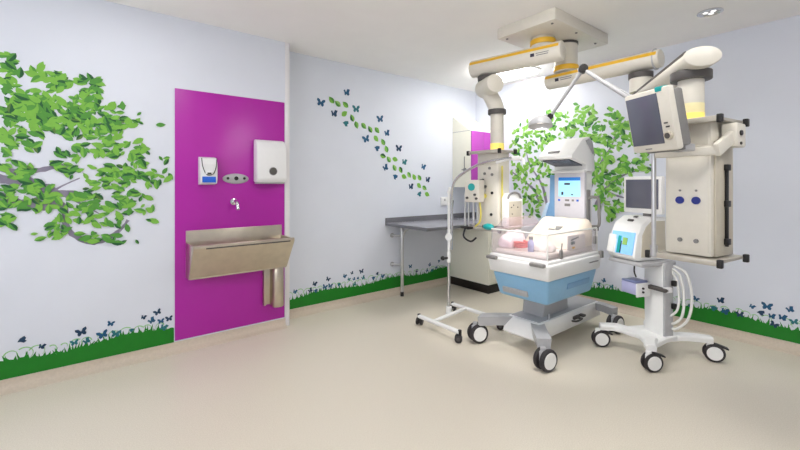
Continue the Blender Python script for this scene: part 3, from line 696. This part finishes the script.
# instrument case with carry handle in front of left head
t = thing('equipment_case', 'small white equipment case with loop handle behind the incubator', 'medical device', (-1.52, -1.78, .97), R(2))
Mc = Matrix.Translation((-1.475, -1.700, 0)) @ Matrix.Rotation(R(88), 4, 'Z')
b = MB(['white_enamel', 'cream_dark'], Mc.copy()); b.bx(-.038, .028, -.115, .115, .985, 1.25, .010); b.bx(-.041, -.034, -.09, .09, 1.0, 1.225, .003, 1); b.build('case', t)
b = MB('grey_mid', Mc.copy()); b.tube([(-.028, .095, 1.24), (-.03, .07, 1.285), (-.03, 0, 1.305), (-.03, -.07, 1.285), (-.028, -.095, 1.24)], .009); b.build('handle', t)
b = MB('white_enamel', Mc.copy()); b.prism([(-.115, 1.245), (.115, 1.245), (.10, 1.275), (.07, 1.30), (-.07, 1.30), (-.10, 1.275)], -.018, .026, 'x', .004); b.build('lid', t)
for yy, zz in ((.06, 1.17), (.03, 1.19), (-.03, 1.17), (.05, 1.11)):
    b = MB('grey_dark', Mc.copy()); b.cyl((-.040, yy, zz), (-.045, yy, zz), .006, seg=10); b.build('button', t)
b = MB('rail_grey', Mc.copy()); b.bx(-.035, .034, -.10, .10, .97, .986, .003); b.build('shelf', t)

t = thing('breathing_bag', 'teal breathing bag on pendant beside the incubator', 'breathing bag', (-1.72, -1.62, 1.0))
b = MB('teal'); b.sph((-1.735, -1.64, 1.0), .04, sc=(1, 1.6, .75), rot=(0, 0, R(-12))); b.build('bag', t)
b = MB('grey_dark'); b.tube([(-1.735, -1.58, 1.0), (-1.71, -1.56, 1.0), (-1.66, -1.52, .985)], .012); b.build('neck', t)
b = MB('black'); b.tube([(-1.735, -1.70, 1.0), (-1.71, -1.72, 1.005), (-1.64, -1.725, 1.0)], .008); b.build('hose', t)

# ------------------------------------------------------------------ circuit stand on the left
st = thing('breathing_circuit_stand', 'white H-base wheeled stand with bent chrome boom left of incubator', 'equipment stand', (-1.74, -1.2, 0))
def caster_small(x, y, parent, a=0):
    Mx = Matrix.Translation((x, y, 0)) @ Matrix.Rotation(a, 4, 'Z')
    b = MB('black', Mx.copy()); b.cyl((0, 0, .055), (0, 0, .11), .016, bev=.003); b.box((.008, 0, .06), (.045, .05, .03), .006); c = b.build('caster', parent)
    for s_ in (-1, 1):
        w = MB(['rubber', 'grey_dark'], Mx.copy()); w.cyl((.012, s_ * .012, .034), (.012, s_ * .03, .034), .034, seg=24, bev=.005); w.cyl((.012, s_ * .012, .034), (.012, s_ * .032, .034), .014, seg=16, mi=1); w.build('wheel', c)
for xx, ya, yb in ((-2.0, -1.0, -1.54), (-1.46, -.93, -1.57)):
    b = MB('white_enamel'); b.tube([(xx, ya, .088), (xx, yb, .088)], .02, 16, smooth=0); b.build('base_tube', st)
    for yy, a in ((ya, .4), (yb, 2.3)): caster_small(xx, yy, st, a)
b = MB('white_enamel'); b.tube([(-2.0, -1.2, .088), (-1.46, -1.12, .088)], .018, 16, smooth=0); b.build('crossbar', st)
PX, PY = -1.72, -1.13
b = MB('white_enamel'); b.cyl((PX, PY, .07), (PX, PY, .16), .028); b.build('socket', st)
b = MB('chrome'); b.cyl((PX, PY, .1), (PX, PY, .62), .0155); b.build('lower_pole', st)
b = MB('white_enamel'); b.cyl((PX, PY, .60), (PX, PY, 1.30), .0125); b.cyl((PX, PY, .60), (PX, PY, .70), .019, bev=.003); b.build('upper_pole', st)
b = MB('black'); b.cyl((PX, PY, .645), (PX - .05, PY + .02, .645), .013); b.sph((PX - .06, PY + .024, .645), .022); b.build('knob', st)
b = MB('white_enamel'); b.cyl((PX - .016, PY - .012, .855), (PX + .016, PY + .012, .855), .034); b.cyl((PX, PY, .82), (PX, PY, .89), .02); b.build('clamp', st)
b = MB('grey_dark'); b.tube([(PX + .02, PY - .02, .76), (PX + .02, PY - .02, 1.0), (PX + .03, PY - .03, 1.22)], .006); b.build('cable', st)
b = MB('chrome'); b.tube([(PX + .015, PY - .02, .73), (PX + .015, PY - .028, 1.0), (PX + .01, PY - .03, 1.22), (-1.722, -1.195, 1.38), (-1.72, -1.29, 1.47), (-1.715, -1.526, 1.567), (-1.70, -1.76, 1.60), (-1.69, -1.86, 1.605)], .013, 12); b.build('boom', st)
b = MB('white_enamel'); b.cyl((PX, PY, 1.29), (PX + .005, PY - .02, 1.345), .02); b.build('top_joint', st)
b = MB(['white_enamel', 'alu']); b.tube([(-1.70, -1.70, 1.575), (-1.69, -1.82, 1.60), (-1.685, -1.92, 1.61)], .015); b.box((-1.685, -1.90, 1.60), (.035, .09, .03), .008); b.tube([(-1.685, -1.92, 1.605), (-1.683, -1.96, 1.59), (-1.683, -1.97, 1.55)], .011); b.build('hose_holder', st)

# ------------------------------------------------------------------ incubator
inc = thing('incubator', 'white and blue infant incubator on wheeled base with clear walls', 'incubator', (-1.35, -1.97, 0))
b = MB(['white_enamel', 'grey_plastic']); b.prism([(-1.75, .13), (-1.70, .10), (-.62, .10), (-.60, .2), (-.66, .245), (-1.68, .245)], -2.11, -1.80, 'y', .012); b.bx(-1.65, -.66, -2.09, -1.82, .238, .25, .004, 1); base = b.build('base', inc)
def leg_bar(pts, w, h, nm='leg'):
    P = smooth_path(pts, 6); b = MB('grey_plastic'); n = len(P); rings = []
    for i, p in enumerate(P):
        d = (P[min(i + 1, n - 1)] - P[max(i - 1, 0)]); d.z = 0; d.normalize(); s_ = V((-d.y, d.x, 0)) * w / 2
        rings.append([b.bm.verts.new(q) for q in (p + s_ + V((0, 0, h / 2)), p - s_ + V((0, 0, h / 2)), p - s_ * .8 - V((0, 0, h / 2)), p + s_ * .8 - V((0, 0, h / 2)))])
    for i in range(n - 1):
        for k in range(4): b.bm.faces.new([rings[i][k], rings[i][(k + 1) % 4], rings[i + 1][(k + 1) % 4], rings[i + 1][k]])
    b.bm.faces.new(rings[0][::-1]); b.bm.faces.new(rings[-1])
    bmesh.ops.bevel(b.bm, geom=b.bm.edges[:], offset=.008, segments=2, profile=.5, affect='EDGES') if False else None
    return b.build(nm, inc)
leg_bar([(-1.62, -1.84, .20), (-1.74, -1.75, .205), (-1.84, -1.67, .20), (-1.86, -1.64, .195)], .10, .08)
leg_bar([(-1.60, -2.04, .19), (-1.72, -2.13, .20), (-1.82, -2.22, .195), (-1.87, -2.27, .185)], .11, .085)
leg_bar([(-.70, -1.84, .20), (-.68, -1.74, .205), (-.68, -1.63, .195)], .085, .07)
leg_bar([(-.70, -2.04, .20), (-.68, -2.14, .205), (-.70, -2.28, .195)], .085, .07)
def caster(x, y, a, r, parent, fork='grey_plastic', wd=.034, pedal=False, gap=.012):
    Mx = Matrix.Translation((x, y, 0)) @ Matrix.Rotation(a, 4, 'Z')
    b = MB([fork, 'black'], Mx.copy()); b.cyl((-.02, 0, r), (-.025, 0, 2 * r + .012), .02, bev=.003); b.box((-.005, 0, r * 1.35), (r * 1.2, gap * 2, r * 1.0), .006)
    b.cyl((0, -gap - wd, r), (0, gap + wd, r), .01, mi=1)
    if pedal: b.box((r * .75, 0, r * 1.75), (r * 1.1, .05, .012), .004, 1, rot=(0, R(18), 0))
    c = b.build('caster', parent)
    for s_ in (-1, 1):
        w = MB(['rubber', 'white_enamel'], Mx.copy()); w.cyl((0, s_ * gap, r), (0, s_ * (gap + wd), r), r, seg=36, bev=.010)
        w.cyl((0, s_ * (gap + wd * .8), r), (0, s_ * (gap + wd + .003), r), r * .78, r * .72, seg=36, mi=1); w.build('wheel', c)
caster(-1.87, -1.63, R(-22), .083, inc)
caster(-1.88, -2.285, R(-10), .083, inc)
caster(-.68, -1.62, R(-20), .083, inc)
caster(-.70, -2.28, R(-5), .083, inc)
b = MB('grey_dark'); b.box((-1.10, -2.105, .185), (.10, .05, .03), .008); b.box((-1.02, -2.12, .19), (.05, .07, .02), .006); b.tube([(-1.16, -2.09, .16), (-1.16, -2.15, .17), (-1.06, -2.15, .175), (-1.06, -2.09, .16)], .008); b.build('foot_pedal', inc)
b = MB('grey_plastic'); b.frustum((-1.52, -1.10, -2.04, -1.84), (-1.46, -1.14, -2.06, -1.82), .24, .50, .012); b.cyl((-1.50, -2.09, .24), (-1.50, -2.09, .29), .008); b.build('pedestal', inc)
b = MB(['blue_plastic', 'grey_plastic']); b.frustum((-1.785, -1.09, -2.245, -1.795), (-1.84, -1.045, -2.28, -1.76), .445, .65, .025); tub = b.build('tub', inc)
b = MB('grey_plastic'); b.box((-1.806, -1.97, .505), (.02, .24, .05), .009, rot=(0, R(-15), 0)); b.build('pull_handle', tub)
b = MB('blue_panel'); b.box((-1.35, -2.264, .56), (.36, .012, .05), .004, rot=(R(10), 0, 0)); b.build('drawer_front', tub)
b = MB('white_enamel'); b.frustum((-1.855, -1.03, -2.295, -1.745), (-1.875, -1.02, -2.31, -1.735), .645, .775, .02); b.bx(-1.86, -1.03, -2.295, -1.75, .76, .80, .012); tr = b.build('tray', inc)
for ya, yb in ((-2.285, -2.16), (-1.845, -1.745)):
    b = MB('grey_mid'); b.bx(-1.905, -1.865, ya, yb, .755, .785, .010); b.build('handle', tr)
b = MB('grey_mid'); b.bx(-1.06, -1.015, -2.32, -2.29, .74, .80, .006); b.bx(-1.25, -1.10, -2.313, -2.308, .72, .728); b.build('catch', tr)
# clear walls
zl, zh = .795, 1.0
for nm, a in (('foot', (-1.845, -1.839, -2.28, -1.76, zl, zh)), ('near', (-1.839, -1.06, -2.28, -2.274, zl, zh)), ('far', (-1.839, -1.06, -1.766, -1.76, zl, zh + .01)), ('head', (-1.066, -1.06, -2.274, -1.766, zl, zh))):
    b = MB('acrylic'); b.bx(*a, .002); b.build('clear_wall', inc)
b = MB('acrylic_pink'); b.prism([(-1.80, .99), (-1.68, 1.085), (-1.22, 1.085), (-1.10, .99)], -1.762, -1.756, 'y'); b.build('clear_flap', inc)
b = MB('clear_hose')
for a, c in (((-1.842, -2.28, zh), (-1.842, -1.76, zh)), ((-1.842, -2.277, zh), (-1.06, -2.277, zh)), ((-1.842, -2.279, zl), (-1.842, -2.279, zh)), ((-1.06, -2.279, zl), (-1.06, -2.279, zh))): b.tube([a, c], .007, smooth=0)
b.build('wall_edging', inc)
for x, z in ((-1.66, .835), (-1.11, .90)):
    b = MB('grey_mid'); b.bx(x - .016, x + .016, -2.295, -2.278, z - .035, z + .035, .006); b.cyl((x, -2.288, z + .03), (x + .012, -2.288, z + .085), .005); b.build('wall_latch', inc)
b = MB('grey_dark'); b.bx(-1.05, -1.02, -2.28, -2.24, .97, 1.01, .006); b.build('wall_hinge', inc)
# column, controller and heater hood
b = MB('white_enamel'); b.bx(-.985, -.84, -2.14, -1.86, .60, 1.56, .02); b.bx(-1.1, -.88, -2.10, -1.90, .5, .68, .01); cl = b.build('column', inc)
b = MB(['blue_panel', 'blue_pale']); b.prism([(-1.87, 1.47), (-1.805, 1.47), (-1.80, 1.2), (-1.74, 1.06), (-1.87, 1.0)], -1.01, -.98, 'x', .004); b.prism([(-1.80, 1.2), (-1.775, 1.2), (-1.69, 1.0), (-1.74, 1.0)], -1.02, -.97, 'x', .004, 1); b.build('side_wing', cl)
b = MB(['controller_grey', 'white_enamel']); b.bx(-1.025, -.98, -2.155, -1.858, 1.0, 1.49, .012); b.prism([(-1.03, 1.49), (-.86, 1.53), (-.86, 1.49)], -2.155, -1.835, 'y', .004, 1); b.bx(-1.03, -.90, -2.155, -1.82, 1.485, 1.515, .01, 1); ct = b.build('controller', inc)
b = MB(['screen_on', 'screen_bar']); b.bx(-1.030, -1.022, -2.115, -1.905, 1.265, 1.415, .002); b.bx(-1.0305, -1.024, -2.115, -1.905, 1.415, 1.445, .002, 1); sc = b.build('screen', ct)
b = MB('ink'); b.bx(-1.0315, -1.029, -2.02, -1.965, 1.375, 1.392); b.bx(-1.0315, -1.029, -1.955, -1.935, 1.28, 1.31); b.bx(-1.0315, -1.029, -2.05, -2.03, 1.278, 1.29); b.build('readout', sc)
b = MB(['grey_mid', 'blue_label'])
for yy, mi in ((-1.91, 1), (-1.98, 0), (-2.0, 0), (-2.045, 0), (-2.09, 1)): b.bx(-1.029, -1.024, yy - .010, yy + .010, 1.222, 1.24, .001, mi)
b.bx(-1.029, -1.024, -2.02, -1.965, 1.175, 1.20, .002, 0); b.build('buttons', ct)
b = MB('grey_mid'); b.bx(-.99, -.93, -2.165, -2.14, 1.0, 1.33, .008); b.tube([(-.965, -2.16, 1.25), (-.965, -2.20, 1.265), (-.965, -2.25, 1.25), (-.965, -2.255, 1.13), (-.965, -2.255, 1.02), (-.965, -2.22, 1.0), (-.965, -2.16, 1.0)], .013, 12); b.build('side_handle', cl)
hp = [(-1.27, 1.605), (-1.265, 1.635), (-1.08, 1.785), (-.96, 1.815), (-.90, 1.78), (-.86, 1.66), (-.845, 1.5), (-.99, 1.5), (-1.0, 1.555)]
b = MB('white_enamel'); b.prism(hp, -2.165, -1.84, 'y', .010); hood = b.build('hood', cl)
b = MB('grey_plastic'); b.prism([(-1.03, 1.775), (-.96, 1.80), (-.91, 1.77), (-.872, 1.66), (-.90, 1.66)], -2.172, -2.164, 'y', .002); b.build('side_vent', hood)
b = MB(['heater', 'heat_lamp']); ca = math.atan2(.05, .27)
b.box((-1.135, -2.0025, 1.574), (.23, .26, .012), .003, 0, rot=(0, ca, 0)); b.build('heater_panel', hood)
b = MB('grey_dark'); b.box((-1.225, -1.97, 1.672), (.006, .11, .026), rot=(0, R(51), 0)); b.build('maker_mark', hood)

# inside the incubator
m = MB('linen'); m.bx(-1.825, -1.08, -2.26, -1.78, .801, .844, .02); tag(m.build('mattress'), 'white mattress inside the clear-walled incubator', 'mattress')
def cloth(name, label, cat, mt, pts, group=None):
    b = MB(mt); rnd = random.Random(len(label))
    for c, r, sc in pts: b.sph(c, r, seg=24, sc=sc)
    bmesh.ops.remove_doubles(b.bm, verts=b.bm.verts[:], dist=1e-5)
    for v in b.bm.verts:
        if v.co.z > .852: v.co += V((math.sin(v.co.y * 60 + v.co.x * 31), math.sin(v.co.x * 47), math.sin(v.co.x * 70 + v.co.y * 50))) * .005
        v.co.z = max(v.co.z, .846)
    return tag(b.build(name, angle=60), label, cat, group)
b = MB('cream_cloth')
nx, ny = 22, 18
gv = []
for i in range(nx + 1):
    row = []
    for j in range(ny + 1):
        x = -1.50 + .41 * i / nx; y = -2.25 + .46 * j / ny
        z = .85 + .225 * min(1, max(0, (x + 1.47) / .32)) ** .8 + .002 * math.sin(x * 40 + y * 25) + .002 * math.sin(y * 50)
        ed = min(j, ny - j) / 2.0
        if ed < 1: z -= (1 - ed) ** 2 * .05
        row.append(b.bm.verts.new((x, y, max(z, .852))))
    gv.append(row)
bot = [[b.bm.verts.new((v.co.x, v.co.y, .846)) for v in r] for r in gv]
for i in range(nx):
    for j in range(ny):
        b.bm.faces.new([gv[i][j], gv[i + 1][j], gv[i + 1][j + 1], gv[i][j + 1]]); b.bm.faces.new([bot[i][j + 1], bot[i + 1][j + 1], bot[i + 1][j], bot[i][j]])
for j in range(ny):
    b.bm.faces.new([gv[0][j], gv[0][j + 1], bot[0][j + 1], bot[0][j]]); b.bm.faces.new([gv[nx][j + 1], gv[nx][j], bot[nx][j], bot[nx][j + 1]])
for i in range(nx):
    b.bm.faces.new([gv[i + 1][0], gv[i][0], bot[i][0], bot[i + 1][0]]); b.bm.faces.new([gv[i][ny], gv[i + 1][ny], bot[i + 1][ny], bot[i][ny]])
bl = tag(b.build('blanket', angle=70), 'cream blanket propped up at head end of incubator', 'blanket')
b = MB('grey_mid'); b.box((-1.29, -2.06, .993), (.05, .06, .006), .002, rot=(0, R(-35), R(20))); b.box((-1.31, -2.0, .98), (.015, .06, .006), .002, rot=(0, R(-35), 0)); b.build('emblem', bl)
cloth('towel', 'white rolled towel at near foot corner inside incubator', 'towel', 'linen', [((-1.67, -2.15, .865), .08, (1.0, 1.1, .75))])
cloth('blanket', 'pale pink crumpled blanket along far side of incubator', 'blanket', 'pink_cloth', [((-1.66, -1.86, .90), .10, (1.2, .75, .9)), ((-1.745, -1.845, .885), .075, (1.0, .95, .95))])
b = MB('red_coil'); pts = []
for k in range(49):
    a = k / 48 * 6 * PI; pts.append((-1.755 + .04 * math.cos(a), -1.99 + .055 * math.sin(a), .862 + .05 * k / 48))
b.tube(pts, .0085, 10, smooth=0); tag(b.build('tubing_coil'), 'coil of red tubing lying on mattress at foot end of incubator', 'tubing')
t = thing('feeding_bottle', 'small lilac bottle standing inside foot wall of incubator', 'bottle', (-1.78, -2.0, .845))
b = MB('lilac'); b.lathe([(.022, 0), (.024, .01), (.024, .075), (.014, .09), (.014, .1)], (-1.782, -2.10, .845)); b.build('body', t)
b = MB('grey_mid'); b.cyl((-1.782, -2.10, .943), (-1.782, -2.10, .965), .016); b.build('cap', t)
t = thing('sensor_pack', 'white pack with yellow label standing inside near incubator wall', 'pack', (-1.45, -2.265, .845))
b = MB('linen'); b.bx(-1.52, -1.24, -2.268, -2.256, .846, .965, .004); b.build('pack', t)
b = MB(['yellow', 'grey_mid']); b.bx(-1.46, -1.42, -2.2715, -2.267, .856, .872, .001); b.bx(-1.48, -1.42, -2.2715, -2.267, .89, .915, .001, 1); b.box((-1.42, -2.269, .935), (.12, .004, .012), 0, 1, rot=(0, R(-8), 0)); b.build('print', t)
cloth('towel', 'small grey-white cloth lump beside pink blanket in incubator', 'cloth', 'linen', [((-1.58, -2.0, .862), .045, (1.2, 1.1, .7))])

# ------------------------------------------------------------------ ventilator on its trolley
vt = thing('ventilator', 'white infant ventilator with two screens on a four-wheeled trolley', 'ventilator', (-.91, -2.68, 0), R(-20))
MV = Matrix.Translation((-.91, -2.68, 0)) @ Matrix.Rotation(R(-20), 4, 'Z')
def mv(m): return MB(m, MV.copy())
b = mv(['white_enamel', 'grey_plastic']); b.prism([(-.285, .235), (-.15, .17), (.12, .12), (.15, .0), (.12, -.13), (-.06, -.15), (-.24, -.20), (-.29, -.17), (-.20, -.02), (-.23, .12)], .148, .184, 'z', .008); bs = b.build('base', vt)
for pts in ([(-.13, .09, .155), (-.20, .18, .175), (-.31, .26, .17)], [(-.13, -.08, .155), (-.20, -.12, .18), (-.28, -.18, .18), (-.31, -.22, .17)], [(.08, -.08, .155), (.14, -.14, .175), (.29, -.24, .17)], [(.08, .09, .155), (.16, .18, .17), (.31, .25, .17)]):
    P = smooth_path(pts, 6); b = mv('white_enamel'); n_ = len(P); rg = []
    for i, p in enumerate(P):
        d = P[min(i + 1, n_ - 1)] - P[max(i - 1, 0)]; d.z = 0; d.normalize(); w = .055 - .02 * i / (n_ - 1); s_ = V((-d.y, d.x, 0)) * w
        rg.append([b.bm.verts.new(MV @ q) for q in (p + s_ * .7 + V((0, 0, .022)), p - s_ * .7 + V((0, 0, .022)), p - s_ + V((0, 0, .008)), p - s_ * .9 - V((0, 0, .025)), p + s_ * .9 - V((0, 0, .025)), p + s_ + V((0, 0, .008)))])
    for i in range(n_ - 1):
        for k in range(6): b.bm.faces.new([rg[i][k], rg[i][(k + 1) % 6], rg[i + 1][(k + 1) % 6], rg[i + 1][k]])
    b.bm.faces.new(rg[0][::-1]); b.bm.faces.new(rg[-1]); b.build('leg', vt)
for x, y, a in ((-.31, .25, -48), (-.31, -.22, -36), (.30, -.25, -64), (.31, .25, -70)):
    q = MV @ V((x, y, 0)); caster(q.x, q.y, R(a), .07, vt, 'white_enamel', .022, True, .010)
b = mv(['white_enamel', 'grey_plastic']); b.bx(-.05, .035, -.105, .06, .17, .76, .012); b.bx(-.046, .045, -.119, -.10, .17, .76, .006, 1); clm = b.build('column', vt)
b = mv('grey_plastic'); b.bx(-.26, .10, -.10, .22, .735, .765, .008); b.build('tray', vt)
vp = [(-.24, .77), (-.27, .80), (-.235, .97), (-.19, 1.06), (-.10, 1.115), (.06, 1.115), (.08, 1.10), (.08, .77)]
b = mv(['white_enamel', 'grey_plastic']); b.prism(vp, -.04, .22, 'y', .014); un = b.build('unit', vt)
b = mv('cream_dark'); b.prism([(-.20, .80), (-.19, .97), (-.15, 1.04), (-.09, 1.085), (.05, 1.085), (.06, .80)], -.045, -.038, 'y', .002); b.build('side_panel', un)
ang = math.atan2(.035, .17)
b = mv(['vent_screen', 'white_enamel', 'teal', 'ink', 'leaf_pale']); b.box((-.253, 0.085, .905), (.012, .21, .18), .003, rot=(0, ang, 0)); 
b.box((-.264, 0.16, .87), (.012, .045, .12), .002, 1, rot=(0, ang, 0)); b.box((-.259, 0.11, .89), (.012, .03, .14), .002, 2, rot=(0, ang, 0)); b.box((-.262, 0.095, .87), (.012, .018, .10), .002, 3, rot=(0, ang, 0)); b.box((-.258, 0.055, .92), (.012, .04, .06), .002, 4, rot=(0, ang, 0)); b.build('display', un)
b = mv('white_enamel'); b.box((-.262, 0.18, .89), (.02, .07, .15), .006, rot=(0, ang, 0)); b.build('side_flap', un)
b = mv('grey_dark'); b.box((-.165, 0.085, 1.085), (.02, .05, .012), .002, rot=(0, R(-32), 0)); b.box((-.115, 0.08, 1.112), (.02, .035, .006), .001, rot=(0, R(-25), 0)); b.build('maker_mark', un)
# upper screen
b = mv('white_enamel'); b.bx(-.06, -.015, -.10, .25, 1.14, 1.445, .012); sb = b.build('screen_case', vt)
b = mv('screen_off'); b.bx(-.064, -.058, -.075, .222, 1.18, 1.42, .002); b.build('screen', sb)
b = mv('grey_mid'); b.bx(-.03, .02, .02, .09, 1.10, 1.19, .006); b.build('screen_neck', vt)
for pts, r in (([(.03, -.10, .72), (.06, -.16, .66), (.06, -.19, .50), (.04, -.19, .36), (.03, -.14, .29), (.03, -.105, .28)], .010), ([(.03, -.11, .70), (.05, -.14, .62), (.05, -.16, .50), (.03, -.16, .40), (.02, -.115, .34)], .009), ([(.06, -.11, .73), (.09, -.19, .68), (.09, -.23, .50), (.06, -.22, .34), (.04, -.15, .25), (.03, -.105, .24)], .010)):
    b = mv('clear_hose'); b.tube(pts, r); b.build('breathing_hose', vt)
for z in (.60, .42):
    b = mv('black'); b.box((.03, -.135, z), (.03, .03, .045), .006); b.build('cable_clip', vt)
b = mv('black'); b.tube([(-.10, .10, .74), (-.11, .10, .66), (-.10, .09, .609)], .006); b.build('cable', vt)

t = thing('humidifier', 'small lilac humidifier clamped to the ventilator column', 'humidifier', tuple((MV @ V((-.12, .07, .5)))), R(-20))
b = mv(['lilac', 'lilac_dark']); b.bx(-.21, -.065, .0, .14, .49, .585, .012); b.build('body', t)
b = mv('lilac_dark'); b.bx(-.21, -.075, .005, .135, .583, .60, .006); b.build('top', t)
b = mv('white_plastic'); b.bx(-.21, -.062, -.012, .002, .475, .585, .006); b.build('side_panel', t)
for z in (.545, .515):
    b = mv('black'); b.cyl((-.15, -.012, z), (-.15, -.022, z), .008); b.build('knob', t)
b = mv(['white_plastic', 'grey_dark']); b.bx(-.075, -.01, -.155, -.121, .535, .575, .006); b.bx(-.095, -.053, -.155, .0, .54, .57, .005, 1); b.build('clamp', t)

# ------------------------------------------------------------------ view
scene.view_settings.view_transform = 'Standard'
scene.view_settings.look = 'None'
scene.view_settings.gamma = 1
scene.view_settings.exposure = -0.1
w = bpy.data.worlds.new('world'); scene.world = w; w.use_nodes = True
w.node_tree.nodes['Background'].inputs['Color'].default_value = (.9, .93, 1, 1)
w.node_tree.nodes['Background'].inputs['Strength'].default_value = .05
